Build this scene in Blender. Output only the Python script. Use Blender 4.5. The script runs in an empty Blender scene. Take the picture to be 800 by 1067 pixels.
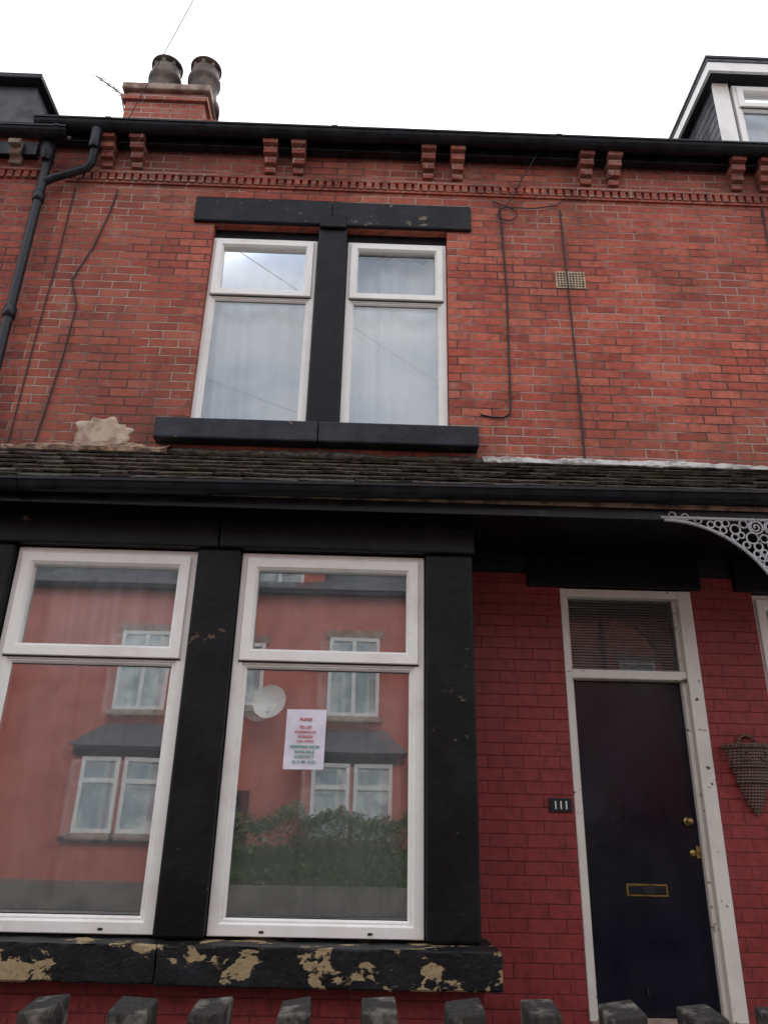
import bpy, bmesh, math, random
import numpy as np
from mathutils import Vector, Matrix
from mathutils import noise as NZ
random.seed(7)
SC=bpy.context.scene
COL=SC.collection

# ---------------------------------------------------------------- helpers
def link(o,parent=None):
    COL.objects.link(o)
    if parent: o.parent=parent
    return o
def empty(name,loc=(0,0,0)):
    e=bpy.data.objects.new(name,None); e.location=(0,0,0); COL.objects.link(e); return e
def mesh(name,vs,fs,mat=None,parent=None,smooth=False,bevel=0,seg=2):
    m=bpy.data.meshes.new(name); m.from_pydata([tuple(v) for v in vs],[],fs)
    bm=bmesh.new(); bm.from_mesh(m); bmesh.ops.recalc_face_normals(bm,faces=bm.faces); bm.to_mesh(m); bm.free()
    if smooth:
        for p in m.polygons: p.use_smooth=True
    o=bpy.data.objects.new(name,m)
    if mat: m.materials.append(mat)
    link(o,parent)
    if bevel:
        b=o.modifiers.new('b','BEVEL'); b.width=bevel; b.segments=seg; b.limit_method='ANGLE'; b.angle_limit=math.radians(40)
    return o
BF=[(0,1,3,2),(4,6,7,5),(0,4,5,1),(2,3,7,6),(0,2,6,4),(1,5,7,3)]
def bverts(x0,x1,y0,y1,z0,z1):
    return [(x,y,z) for x in (x0,x1) for y in (y0,y1) for z in (z0,z1)]
def box(name,x0,x1,y0,y1,z0,z1,mat,parent=None,bevel=0,seg=2):
    return mesh(name,bverts(x0,x1,y0,y1,z0,z1),BF,mat,parent,bevel=bevel,seg=seg)
def boxes(name,L,mat,parent=None,bevel=0):
    vs=[];fs=[]
    for b in L:
        n=len(vs)
        vs+= bverts(*b) if len(b)==6 else list(b)
        fs+=[tuple(i+n for i in f) for f in BF]
    return mesh(name,vs,fs,mat,parent,bevel=bevel)
def tube(name,pts,r,mat,parent=None,cyclic=False,res=3):
    c=bpy.data.curves.new(name,'CURVE'); c.dimensions='3D'; c.bevel_depth=r; c.bevel_resolution=res; c.use_fill_caps=True
    lists=pts if isinstance(pts[0][0],(list,tuple)) else [pts]
    for P in lists:
        s=c.splines.new('POLY'); s.points.add(len(P)-1)
        for i,p in enumerate(P): s.points[i].co=(*p,1)
        s.use_cyclic_u=cyclic; s.use_smooth=True
    c.materials.append(mat)
    o=bpy.data.objects.new(name,c); link(o,parent); return o
def lathe(name,prof,cx,cy,mat,parent=None,n=32,smooth=True):
    vs=[];fs=[]
    for i in range(n):
        a=2*math.pi*i/n
        for r,z in prof: vs.append((cx+r*math.cos(a),cy+r*math.sin(a),z))
    k=len(prof)
    for i in range(n):
        j=(i+1)%n
        for t in range(k-1): fs.append((i*k+t,j*k+t,j*k+t+1,i*k+t+1))
    return mesh(name,vs,fs,mat,parent,smooth=smooth)
def ring(name,x0,x1,z0,z1,w,yf,yb,mat,parent,ch=.012):
    prof=[(0,yb),(0,yf+.004),(.004,yf),(w-ch,yf),(w-.002,yf+ch),(w,yf+ch+.004),(w,yb)]
    vs=[];fs=[]
    for cx,cz,sx,sz in ((x0,z0,1,1),(x1,z0,-1,1),(x1,z1,-1,-1),(x0,z1,1,-1)):
        for s,y in prof: vs.append((cx+sx*s,y,cz+sz*s))
    k=len(prof)
    for c in range(4):
        d=(c+1)%4
        for t in range(k):
            u=(t+1)%k
            fs.append((c*k+t,d*k+t,d*k+u,c*k+u))
    return mesh(name,vs,fs,mat,parent)

# ---------------------------------------------------------------- node helpers
class NT:
    def __init__(s,mat): s.t=mat.node_tree; s.n=s.t.nodes; s.l=s.t.links
    def new(s,typ,**k):
        n=s.n.new(typ)
        for a,b in k.items(): setattr(n,a,b)
        return n
    def put(s,sock,v):
        if isinstance(v,bpy.types.NodeSocket): s.l.new(v,sock)
        elif v is not None:
            try: sock.default_value=v
            except Exception: sock.default_value=(*v,1)
    def m(s,op,a,b=None,c=None,clamp=False):
        n=s.new('ShaderNodeMath',operation=op); n.use_clamp=clamp
        s.put(n.inputs[0],a); s.put(n.inputs[1],b)
        if c is not None: s.put(n.inputs[2],c)
        return n.outputs[0]
    def mapr(s,v,a,b,c=0.,d=1.,smooth=False):
        n=s.new('ShaderNodeMapRange'); 
        if smooth: n.interpolation_type='SMOOTHSTEP'
        s.put(n.inputs[0],v)
        for i,x in enumerate((a,b,c,d)): n.inputs[i+1].default_value=x
        return n.outputs[0]
    def mix(s,f,a,b,mode='MIX'):
        n=s.new('ShaderNodeMix',data_type='RGBA',blend_type=mode)
        s.put(n.inputs[0],f)
        for i,v in ((6,a),(7,b)):
            if isinstance(v,tuple): v=(*v,1) if len(v)==3 else v
            s.put(n.inputs[i],v)
        return n.outputs[2]
    def noise(s,vec,scale,detail=4,rough=.55,out=0,dist=0):
        n=s.new('ShaderNodeTexNoise'); s.put(n.inputs['Vector'],vec)
        n.inputs['Scale'].default_value=scale; n.inputs['Detail'].default_value=detail; n.inputs['Roughness'].default_value=rough
        n.inputs['Distortion'].default_value=dist
        return n.outputs[out]
    def ramp(s,f,stops,interp='LINEAR'):
        n=s.new('ShaderNodeValToRGB'); r=n.color_ramp; r.interpolation=interp
        while len(r.elements)<len(stops): r.elements.new(.5)
        for e,(p,c) in zip(r.elements,stops): e.position=p; e.color=(*c,1)
        s.put(n.inputs[0],f); return n.outputs[0]
    def bump(s,h,dist=.01,strength=1,normal=None):
        n=s.new('ShaderNodeBump'); s.put(n.inputs['Height'],h); n.inputs['Distance'].default_value=dist; n.inputs['Strength'].default_value=strength
        if normal: s.l.new(normal,n.inputs['Normal'])
        return n.outputs[0]
    def pos(s): return s.new('ShaderNodeNewGeometry').outputs['Position']
    def scalev(s,v,sc):
        n=s.new('ShaderNodeVectorMath',operation='MULTIPLY'); s.put(n.inputs[0],v); n.inputs[1].default_value=sc; return n.outputs[0]
def newmat(name,rough=.6,color=(.5,.5,.5),metal=0,spec=.5):
    m=bpy.data.materials.new(name); m.use_nodes=True
    b=m.node_tree.nodes['Principled BSDF']
    b.inputs['Base Color'].default_value=(*color,1); b.inputs['Roughness'].default_value=rough; b.inputs['Metallic'].default_value=metal
    b.inputs['Specular IOR Level'].default_value=spec
    return m,NT(m),b

def brick_mat(name,tones,mort_lo,mort_hi,grime=.5,bumpd=.008,mw=.0045,rough=.85,wob=.006,zone=False,spec=.25):
    m,T,b=newmat(name,rough,spec=spec)
    P=T.pos(); wn=T.noise(P,5,1,.5,out=1)
    sep=T.new('ShaderNodeSeparateXYZ'); T.l.new(P,sep.inputs[0])
    sw=T.new('ShaderNodeSeparateXYZ'); T.l.new(wn,sw.inputs[0])
    u=T.m('ADD',T.m('ADD',sep.outputs[0],sep.outputs[1]),T.m('MULTIPLY',T.m('SUBTRACT',sw.outputs[0],.5),wob*1.5))
    v=T.m('ADD',sep.outputs[2],T.m('MULTIPLY',T.m('SUBTRACT',sw.outputs[2],.5),wob))
    u=T.m('ADD',u,100.); v=T.m('ADD',v,3.)
    vr=T.m('DIVIDE',v,.0755); row=T.m('FLOOR',vr)
    jit=T.new('ShaderNodeTexWhiteNoise',noise_dimensions='1D'); T.l.new(row,jit.inputs['W'])
    cf=T.m('ADD',T.m('DIVIDE',u,.228),T.m('ADD',T.m('MULTIPLY',T.m('MODULO',row,2.),.5),T.m('MULTIPLY',jit.outputs[0],.14)))
    col=T.m('FLOOR',cf)
    fu=T.m('FRACT',cf); fv=T.m('FRACT',vr)
    du=T.m('MULTIPLY',T.m('MINIMUM',fu,T.m('SUBTRACT',1.,fu)),.228)
    dv=T.m('MULTIPLY',T.m('MINIMUM',fv,T.m('SUBTRACT',1.,fv)),.0755)
    d=T.m('MINIMUM',du,dv)
    fine=T.noise(P,75,3,.65)
    d=T.m('ADD',d,T.m('MULTIPLY',T.m('SUBTRACT',fine,.5),.009))
    mask=T.mapr(d,mw-.0015,mw+.002,0,1,True)
    cv=T.new('ShaderNodeCombineXYZ'); T.l.new(col,cv.inputs[0]); T.l.new(row,cv.inputs[1])
    w=T.new('ShaderNodeTexWhiteNoise',noise_dimensions='2D'); T.l.new(cv.outputs[0],w.inputs['Vector'])
    n=len(tones); brick=T.ramp(w.outputs[0],[(i/(n-1),c) for i,c in enumerate(tones)])
    med=T.noise(P,16,4,.7); big=T.noise(P,.9,3,.6)
    brick=T.mix(1.,brick,T.ramp(med,[(.28,(.55,.52,.5)),(.5,(1,1,1)),(.75,(1.3,1.27,1.25))]),'MULTIPLY')
    gm=T.m('MULTIPLY',T.mapr(big,.45,.70,0,1,True),grime)
    streak=T.noise(T.scalev(P,(3.2,3.2,.4)),1.6,4,.7)
    gm2=T.m('MULTIPLY',T.mapr(streak,.48,.74,0,1,True),grime*.85)
    brick=T.mix(T.m('MULTIPLY',gm,.5),brick,tuple(x*.3+.02 for x in tones[0]))
    brick=T.mix(T.m('MULTIPLY',gm2,.5),brick,tuple(x*.25+.02 for x in tones[0]))
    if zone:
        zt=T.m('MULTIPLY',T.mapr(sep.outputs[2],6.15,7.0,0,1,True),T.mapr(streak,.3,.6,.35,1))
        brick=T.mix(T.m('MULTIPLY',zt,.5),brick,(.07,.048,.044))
        zl=T.m('MULTIPLY',T.mapr(sep.outputs[0],-.9,-2.2,0,1,True),T.mapr(med,.4,.6,.1,1))
        brick=T.mix(T.m('MULTIPLY',zl,.50),brick,(.10,.06,.052))
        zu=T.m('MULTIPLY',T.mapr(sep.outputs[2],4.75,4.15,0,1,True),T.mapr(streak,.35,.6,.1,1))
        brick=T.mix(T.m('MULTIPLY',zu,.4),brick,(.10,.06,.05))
        sal=T.m('MULTIPLY',T.mapr(T.noise(P,2.7,5,.75),.57,.72,0,1),.30)
        brick=T.mix(sal,brick,(.55,.38,.31))
    mort=T.mix(T.mapr(T.noise(P,1.3,3,.6,dist=.5),.40,.60,0,1,True),mort_lo,mort_hi)
    mort=T.mix(T.m('MULTIPLY',T.mapr(med,.5,.65),.45),mort,tuple(x*.4 for x in mort_lo))
    c=T.mix(mask,mort,brick)
    T.l.new(c,b.inputs['Base Color'])
    h=T.m('ADD',mask,T.m('ADD',T.m('MULTIPLY',fine,.5),T.m('MULTIPLY',w.outputs[0],.3)))
    T.l.new(T.bump(h,bumpd,.9),b.inputs['Normal'])
    return m
def simple(name,col,col2,scale=6,rough=.6,bump=.002,bscale=60,lo=.4,hi=.65,metal=0,spec=.5,rvar=.15):
    m,T,b=newmat(name,rough,metal=metal,spec=spec); P=T.pos()
    nn=T.noise(P,scale,4,.65)
    f=T.mapr(nn,lo,hi,0,1,True)
    T.l.new(T.mix(f,col,col2),b.inputs['Base Color'])
    T.l.new(T.mapr(nn,.3,.7,max(0,rough-rvar),min(1,rough+rvar)),b.inputs['Roughness'])
    if bump: T.l.new(T.bump(T.noise(P,bscale,3,.6),bump),b.inputs['Normal'])
    return m
def peeling(name,base,under,thr,scale=7,rough=.4,bump=.004,spec=.2,hi=2.2):
    m,T,b=newmat(name,rough,spec=spec); P=T.pos()
    n=T.noise(T.scalev(P,(1,1,1.6)),scale,6,.62,dist=.3)
    lown=T.noise(P,1.4,2,.5)
    n=T.m('ADD',n,T.m('MULTIPLY',T.m('SUBTRACT',lown,.5),.35))
    f=T.mapr(n,thr,thr+.02,0,1)
    fine=T.noise(P,24,4,.65)
    st=T.mix(fine,under,tuple(x*.4 for x in under))
    pa=T.mix(T.mapr(T.noise(P,3.5,4,.65),.45,.75),base,tuple(min(1,x*hi+.003) for x in base))
    T.l.new(T.mix(f,pa,st),b.inputs['Base Color'])
    T.l.new(T.mix(f,T.mix(fine,(rough-.1,)*3,(rough+.2,)*3),(.95,)*3),b.inputs['Roughness'])
    h=T.m('ADD',T.m('SUBTRACT',1.,f),T.m('MULTIPLY',fine,.9))
    T.l.new(T.bump(h,bump),b.inputs['Normal'])
    return m

M={}
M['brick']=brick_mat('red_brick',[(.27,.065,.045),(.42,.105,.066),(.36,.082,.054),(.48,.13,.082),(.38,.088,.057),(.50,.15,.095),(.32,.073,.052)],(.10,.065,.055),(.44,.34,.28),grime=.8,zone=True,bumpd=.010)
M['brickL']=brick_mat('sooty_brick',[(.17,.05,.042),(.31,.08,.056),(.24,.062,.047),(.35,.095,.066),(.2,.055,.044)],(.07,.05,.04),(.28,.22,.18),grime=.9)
M['paint_brick']=brick_mat('painted_brick',[(.225,.029,.028),(.25,.034,.032),(.235,.031,.030)],(.145,.019,.020),(.19,.026,.026),grime=.45,bumpd=.005,mw=.0022,rough=.55,spec=.35)
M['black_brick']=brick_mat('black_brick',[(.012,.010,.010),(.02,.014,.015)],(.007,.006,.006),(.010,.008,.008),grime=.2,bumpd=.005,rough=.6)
M['opp_brick']=simple('opposite_brick',(.52,.15,.11),(.42,.11,.08),2.2,.9,0)
M['chim_brick']=brick_mat('chimney_brick',[(.36,.1,.07),(.45,.13,.09),(.3,.08,.06),(.4,.16,.11)],(.25,.18,.15),(.4,.33,.28),grime=.7,mw=.006)
M['black']=peeling('black_stone_paint',(.0035,.0036,.0045),(.15,.11,.08),.70,scale=10,rough=.40,bump=.004)
M['sillpaint']=peeling('peeling_sill_paint',(.008,.008,.009),(.46,.34,.19),.548,scale=5.5,rough=.45,bump=.010)
M['slatepaint']=peeling('grey_stone_paint',(.018,.019,.024),(.2,.17,.13),.68,scale=9,rough=.5,bump=.005)
M['lintel']=peeling('weathered_lintel_paint',(.008,.008,.011),(.26,.22,.16),.645,scale=9,rough=.45,bump=.005)
M['upvc']=simple('upvc_white',(.82,.80,.76),(.68,.65,.59),4,.32,.0006,40,.45,.8,rvar=.08)
M['oldwhite']=peeling('old_white_paint',(.70,.66,.60),(.22,.16,.11),.64,scale=16,rough=.5,bump=.002,hi=.85)
M['gutter']=simple('black_plastic_gutter',(.005,.0055,.008),(.013,.014,.018),7,.35,.0006,20,spec=.25)
M['castiron']=simple('cast_iron_pipe',(.008,.010,.015),(.020,.022,.028),10,.4,.0012,60,spec=.3)
M['door']=simple('door_gloss_paint',(.004,.0045,.011),(.007,.008,.016),2.5,.18,.0016,5,rvar=.06,spec=.4)
M['brass']=simple('old_brass',(.5,.36,.14),(.2,.13,.05),30,.4,.0005,60,metal=1)
M['mortar']=simple('patch_mortar',(.48,.38,.29),(.27,.17,.13),7,.95,.004,45)
M['lead']=simple('pale_flashing',(.50,.48,.46),(.2,.18,.17),7,.8,.012,20)
M['rotwood']=simple('rotten_timber',(.34,.23,.15),(.10,.06,.045),8,.95,.015,25)
M['iron']=simple('silver_painted_iron',(.40,.40,.42),(.12,.10,.09),22,.45,.0015,60,.5,.75)
M['pot']=simple('chimney_pot_clay',(.06,.045,.04),(.16,.12,.10),5,.8,.004,30)
M['stone']=simple('stone_cap',(.34,.25,.19),(.18,.12,.09),6,.9,.006,25)
M['slate']=simple('roof_slate',(.09,.09,.1),(.05,.05,.055),3,.7,.006,14)
M['asphalt']=simple('asphalt',(.05,.05,.052),(.075,.073,.07),1.5,.9,.004,120)
M['paving']=simple('paving',(.25,.24,.22),(.17,.165,.155),1.2,.9,.004,60)
M['concrete']=simple('concrete',(.3,.29,.27),(.2,.19,.18),2,.9,.005,50)
M['soil']=simple('ground_earth',(.09,.075,.05),(.05,.07,.03),.6,.95,0,10)
M['gwall']=simple('garden_wall_stone',(.16,.14,.12),(.08,.075,.06),2,.9,0,10)
M['yellow']=simple('road_paint',(.7,.68,.6),(.5,.48,.42),9,.7,0,50)
M['redtext'],_,_=newmat('red_ink',.7,(.5,.06,.05)); M['greentext'],_,_=newmat('green_ink',.7,(.04,.22,.14))
M['whitetext'],_,_=newmat('white_enamel',.4,(.8,.8,.8)); M['paper']=simple('paper',(.74,.71,.78),(.66,.63,.71),8,.8,.0006,20)
M['darkin'],_,_=newmat('dark_interior',.9,(.03,.03,.032))
M['plastic_grey']=simple('aluminium_aerial',(.25,.25,.26),(.15,.15,.15),20,.4,0)
M['dish']=simple('dish_grey',(.78,.75,.70),(.66,.63,.58),9,.5,0)
M['vent']=simple('vent_terracotta',(.50,.38,.25),(.3,.22,.15),20,.9,.003,60)

m,T,b=newmat('fence_wood',.8,spec=.3); P=T.pos()
g=T.noise(T.scalev(P,(60,60,3)),1,4,.6); g2=T.noise(P,9,5,.6)
c=T.ramp(g,[(.3,(.010,.009,.009)),(.6,(.035,.030,.027)),(.8,(.08,.068,.06))])
c=T.mix(T.mapr(g2,.52,.68),c,(.17,.15,.13)); T.l.new(c,b.inputs['Base Color'])
T.l.new(T.bump(T.m('ADD',g,g2),.008),b.inputs['Normal']); M['fence']=m
m,T,b=newmat('mossy_tile',.85,spec=.2); P=T.pos()
n1=T.noise(P,3,4,.65); n2=T.noise(P,22,4,.65)
c=T.ramp(n2,[(.3,(.018,.014,.013)),(.52,(.06,.046,.04)),(.72,(.16,.13,.11))])
c=T.mix(T.m('MULTIPLY',T.mapr(n1,.45,.60,0,1,True),.6),c,(.048,.05,.027))
T.l.new(c,b.inputs['Base Color']); T.l.new(T.bump(T.noise(P,50,4,.7),.012),b.inputs['Normal']); M['tile']=m
m,T,b=newmat('wicker',.8); P=T.pos(); sp=T.new('ShaderNodeSeparateXYZ'); T.l.new(P,sp.inputs[0])
a1=T.m('SINE',T.m('MULTIPLY',T.m('ADD',sp.outputs[0],T.m('MULTIPLY',sp.outputs[2],.9)),190.)); a2=T.m('SINE',T.m('MULTIPLY',T.m('SUBTRACT',sp.outputs[0],T.m('MULTIPLY',sp.outputs[2],.9)),190.))
h=T.m('MULTIPLY',a1,a2); T.l.new(T.ramp(T.mapr(h,-1,1),[(0,(.05,.025,.02)),(1,(.24,.15,.11))]),b.inputs['Base Color']); T.l.new(T.bump(h,.006),b.inputs['Normal']); M['wicker']=m
def curtain_mat(name,col,col2):
    m,T,b=newmat(name,.9,spec=.1); P=T.pos()
    T.l.new(T.mix(T.noise(T.scalev(P,(7,7,.5)),1.8,3,.5),col,col2),b.inputs['Base Color'])
    return m
M['curtain']=curtain_mat('net_curtain_grey',(.56,.59,.60),(.38,.41,.42))
M['curtainW']=curtain_mat('net_curtain_white',(.86,.86,.86),(.66,.68,.70))
def glass_mat(name,k,add,bm_=.00025,d0=.01,d1=.06):
    m=bpy.data.materials.new(name); m.use_nodes=True; T=NT(m)
    for n in list(T.n):
        if n.type!='OUTPUT_MATERIAL': T.n.remove(n)
    out=T.n['Material Output']
    tr=T.new('ShaderNodeBsdfTransparent'); tr.inputs[0].default_value=(.93,.95,.95,1)
    gl=T.new('ShaderNodeBsdfGlossy'); gl.inputs['Roughness'].default_value=.0; gl.inputs[0].default_value=(.95,.97,1,1)
    P=T.pos(); nb=T.bump(T.noise(P,2.2,1,.4),bm_)
    T.l.new(nb,gl.inputs['Normal'])
    fr=T.new('ShaderNodeFresnel'); fr.inputs[0].default_value=1.5
    f=T.m('ADD',T.m('MULTIPLY',fr.outputs[0],k),add,clamp=True)
    dirt=T.new('ShaderNodeBsdfDiffuse'); dirt.inputs[0].default_value=(.5,.5,.48,1)
    mx=T.new('ShaderNodeMixShader'); T.put(mx.inputs[0],f); T.l.new(tr.outputs[0],mx.inputs[1]); T.l.new(gl.outputs[0],mx.inputs[2])
    mx2=T.new('ShaderNodeMixShader'); T.put(mx2.inputs[0],T.mapr(T.noise(P,3,4,.7),.45,.85,d0,d1)); T.l.new(mx.outputs[0],mx2.inputs[1]); T.l.new(dirt.outputs[0],mx2.inputs[2])
    T.l.new(mx2.outputs[0],out.inputs[0]); return m
M['glass']=glass_mat('window_glass',1.4,.20); M['glass2']=glass_mat('window_glass_inner',1.2,.08,d0=.0,d1=.01)
M['glassU']=glass_mat('upper_window_glass',1.1,.10); M['glassU2']=glass_mat('upper_window_glass_inner',.8,.03,d0=0,d1=.01)
M['glassF']=glass_mat('fanlight_glass',1.0,.0)
m,T,b=newmat('hedge_leaf',.6); P=T.pos()
T.l.new(T.ramp(T.noise(P,6,3,.7),[(.3,(.03,.06,.015)),(.55,(.08,.13,.03)),(.75,(.14,.18,.05))]),b.inputs['Base Color']); M['leaf']=m

# ---------------------------------------------------------------- window unit
def wavy(name,x0,x1,z0,z1,y,mat,parent,amp=.018,k=46):
    n=int((x1-x0)/.01); vs=[];fs=[]
    ph=random.random()*6
    for i in range(n+1):
        x=x0+(x1-x0)*i/n
        for j in range(7):
            z=z0+(z1-z0)*j/6
            a=.5+1.0*NZ.noise(Vector((x*2.3,ph,z*.5)))
            yy=y+amp*(math.sin(x*k+ph+.35*j+2*NZ.noise(Vector((x*4,ph,0))))*a+math.sin(x*k*.31+ph*2+.2*j)*.8)
            vs.append((x,yy,z))
    for i in range(n):
        for j in range(6):
            a=i*7+j; fs.append((a,a+7,a+8,a+1))
    return mesh(name,vs,fs,mat,parent,smooth=True)
def pane(name,x0,x1,z0,z1,y,ax,az,mat,parent):
    xc,zc=(x0+x1)/2,(z0+z1)/2
    vs=[(x,y+(x-xc)*ax+(z-zc)*az,z) for x,z in ((x0,z0),(x1,z0),(x1,z1),(x0,z1))]
    return mesh(name,vs,[(0,1,2,3)],mat,parent)
def window(parent,nm,x0,x1,z0,z1,zt,y,cur,w=.055,sash=.05,tilt=(.0,.0),g=('glass','glass2'),amp=.018):
    e=parent
    ring(nm+'_outer_frame',x0,x1,z0,z1,w,y,y+.07,M['upvc'],e)
    box(nm+'_transom',x0+w-.002,x1-w+.002,y+.006,y+.066,zt-.03,zt+.03,M['upvc'],e,bevel=.004)
    ring(nm+'_top_sash',x0+w*.55,x1-w*.55,zt-.012,z1-w*.55,sash+.02,y-.022,y+.05,M['upvc'],e,ch=.016)
    ring(nm+'_bottom_bead',x0+w-.003,x1-w+.003,z0+w-.003,zt-.028,.024,y+.014,y+.06,M['upvc'],e,ch=.014)
    boxes(nm+'_gasket',[(x0+w*.55-.004,x1-w*.55+.004,y-.002,y+.003,zt-.020,zt-.010)],M['darkin'],e)
    boxes(nm+'_drain_caps',[(x0+.25*(x1-x0)-.012,x0+.25*(x1-x0)+.012,y-.004,y+.001,z0+.018,z0+.028),(x0+.75*(x1-x0)-.012,x0+.75*(x1-x0)+.012,y-.004,y+.001,z0+.018,z0+.028)],M['gutter'],e)
    gx0,gx1=x0+w+.015,x1-w-.015
    rg=[(x0+w+.019,x1-w-.019,y+.026,y+.0285,a,b_) for a,b_ in ((z0+w+.018,z0+w+.023),(zt-.057,zt-.052))]
    boxes(nm+'_glazing_seal',rg,M['darkin'],e)
    for s,(a,b) in (('lower',(z0+w+.012,zt-.045)),('upper',(zt+.035,z1-w-.02))):
        t1,t2=tilt
        pane(nm+'_glass_'+s,gx0,gx1,a,b,y+.030,t1,t2,M[g[0]],e)
        pane(nm+'_glass_inner_'+s,gx0,gx1,a,b,y+.050,t1+.008,t2+.003,M[g[1]],e)
    wavy(nm+'_curtain',x0+.02,x1-.02,z0+.02,z1-.02,y+.19,cur,e,amp=amp)

# ================================================================ MAIN HOUSE
H=empty('brick_house')
WX0,WX1=-2.66,7.6
def wallpieces(nm,L,mat,par): return boxes(nm,L,mat,par)
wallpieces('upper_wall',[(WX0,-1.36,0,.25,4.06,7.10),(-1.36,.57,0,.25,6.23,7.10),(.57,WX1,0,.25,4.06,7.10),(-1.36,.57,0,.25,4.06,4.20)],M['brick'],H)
wallpieces('painted_wall',[(.42,1.30,.0,.25,0,3.26),(2.20,2.62,0,.25,0,3.26),(2.62,3.75,0,.25,0,1.15),(3.75,WX1,0,.25,0,3.26),(1.30,2.20,0,.25,0,.60)],M['paint_brick'],H)
wallpieces('dark_wall',[(.42,WX1,0,.25,3.26,4.06),(WX0,.42,0,.25,3.4,4.06)],M['black_brick'],H)  # near-black brick band between the painted red wall and the upper brick
box('wall_left_end',WX0,WX0+.25,.25,8,0,7.1,M['brick'],H); box('wall_right_end',WX1-.25,WX1,.25,8,0,7.1,M['brick'],H)
box('wall_back',WX0,WX1,8,8.25,0,7.1,M['brick'],H)
box('upper_floor',WX0+.25,WX1-.25,.25,8,3.5,3.7,M['darkin'],H)
D=[];x=WX0+.03
D.append((WX0,WX1,-.028,.01,6.72,6.755)); D.append((WX0,WX1,-.018,.01,6.625,6.645))
while x<WX1-.05:
    j=random.uniform(-.003,.003)
    D.append((x,x+.045,-.026+j,.01,6.647,6.718)); x+=.068
boxes('dentil_band',D,M['brick'],H,bevel=.003)
K=[]
for xc in (-2.32,-2.07,-.94,-.70,.41,.66,1.77,2.01,3.08,3.33,4.4,4.65,5.75,6.0):
    for i,(a,bz,pr) in enumerate(((6.775,6.84,.045),(6.843,6.915,.085),(6.918,6.985,.125),(6.988,7.06,.165))):
        w=.045+.006*i; K.append((xc-w,xc+w,-pr,.01,a,bz))
boxes('eaves_corbels',K,M['brick'],H,bevel=.004)
box('upper_lintel',-1.53,-.39,-.035,.2,6.235,6.49,M['lintel'],H,bevel=.012)
box('upper_lintel_b',-.386,.77,-.032,.2,6.232,6.486,M['lintel'],H,bevel=.012)
box('upper_mullion',-.495,-.255,-.015,.2,4.345,6.232,M['black'],H,bevel=.018)
box('upper_mullion_cap',-.485,-.265,-.045,.0,6.20,6.33,M['black'],H,bevel=.012)
for a,b_ in ((-1.57,-.395),(-.391,.77)): box('upper_sill',a,b_,-.11,.2,4.17,4.338,M['slatepaint'],H,bevel=.014)
window(H,'upper_left_window',-1.36,-.50,4.345,6.13,5.56,.05,M['curtainW'],w=.05,sash=.045,tilt=(.001,.0),g=('glassU','glassU2'),amp=.03)
window(H,'upper_right_window',-.25,.565,4.345,6.13,5.56,.05,M['curtainW'],w=.05,sash=.045,tilt=(-.002,.001),g=('glassU','glassU2'),amp=.03)
box('upper_head_gap',-1.36,.57,.07,.2,6.13,6.235,M['black'],H)
def blob(name,cx,cz,rx,rz,y,mat,par,seed,th=.012):
    R=random.Random(seed); n=64; vs=[]
    pr=[1+.45*NZ.noise(Vector((math.cos(2*math.pi*i/n)*2.2,math.sin(2*math.pi*i/n)*2.2,seed)))+R.uniform(-.05,.05) for i in range(n)]
    lv=((1,-.02),(.99,.35),(.85,.8),(.5,1.))
    for k_,t in lv:
        for i in range(n):
            a=2*math.pi*i/n; k=(abs(math.cos(a))**3+abs(math.sin(a))**3)**(-1/3)*pr[i]*k_
            yy=y+.02 if t<0 else y-th*t*(1+.35*NZ.noise(Vector((a*3,k_*5,seed))))
            vs.append((cx+rx*k*math.cos(a),yy,cz+rz*k*math.sin(a)))
    vs.append((cx,y-th*1.0,cz)); fs=[]
    for q in range(3):
        for i in range(n):
            j=(i+1)%n; fs.append((q*n+i,q*n+j,(q+1)*n+j,(q+1)*n+i))
    for i in range(n): fs.append((3*n+i,3*n+(i+1)%n,4*n))
    return mesh(name,vs,fs,mat,par,smooth=True)
blob('mortar_patch',-1.97,4.235,.20,.125,0,M['mortar'],H,3,.004)
blob('mortar_patch_b',-1.86,4.17,.10,.06,-.002,M['mortar'],H,9,.004)
blob('mortar_patch_low',-1.72,4.10,.42,.035,0,M['mortar'],H,5,.03)
box('air_vent_frame',1.45,1.69,-.008,.01,5.69,5.855,M['vent'],H)
G=[]
for i in range(9):
    for j in range(6):
        G.append((1.462+i*.0248,1.462+i*.0248+.014,-.011,-.0075,5.703+j*.0245,5.703+j*.0245+.013))
boxes('air_vent_holes',G,M['darkin'],H)
def gutter(nm,x0,x1,yc,zt,r,mat,par,slope=0):
    prof=[];n=12
    for i in range(n+1):
        a=math.pi+math.pi*i/n; prof.append((yc+r*math.cos(a),zt+r*1.05*math.sin(a)))
    prof=[(yc-r-.008,zt+.004),(yc-r-.008,zt-.012)]+prof+[(yc+r,zt+.01)]
    inner=[(y+(yc-y)*.08,z+.005) for y,z in reversed(prof[2:])]
    pr=prof+inner; k=len(pr); vs=[(x0,y,z) for y,z in pr]+[(x1,y,z+slope*(x1-x0)) for y,z in pr]
    fs=[(i,(i+1)%k,k+(i+1)%k,k+i) for i in range(k)]+[tuple(range(k)),tuple(range(2*k-1,k-1,-1))]
    mesh(nm,vs,fs,mat,par)
    x=x0+.6
    while x<x1:
        vs2=[]
        for xx in (x,x+.05):
            for y,z in prof: vs2.append((xx,yc+(y-yc)*1.09,zt+(z-zt)*1.09+slope*(x-x0)))
        kk=len(prof); mesh(nm+'_union',vs2,[(i,i+1,kk+i+1,kk+i) for i in range(kk-1)],mat,par); x+=1.9
box('eaves_fascia',-2.92,WX1,-.10,-.02,6.99,7.14,M['gutter'],H,bevel=.004)
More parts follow.
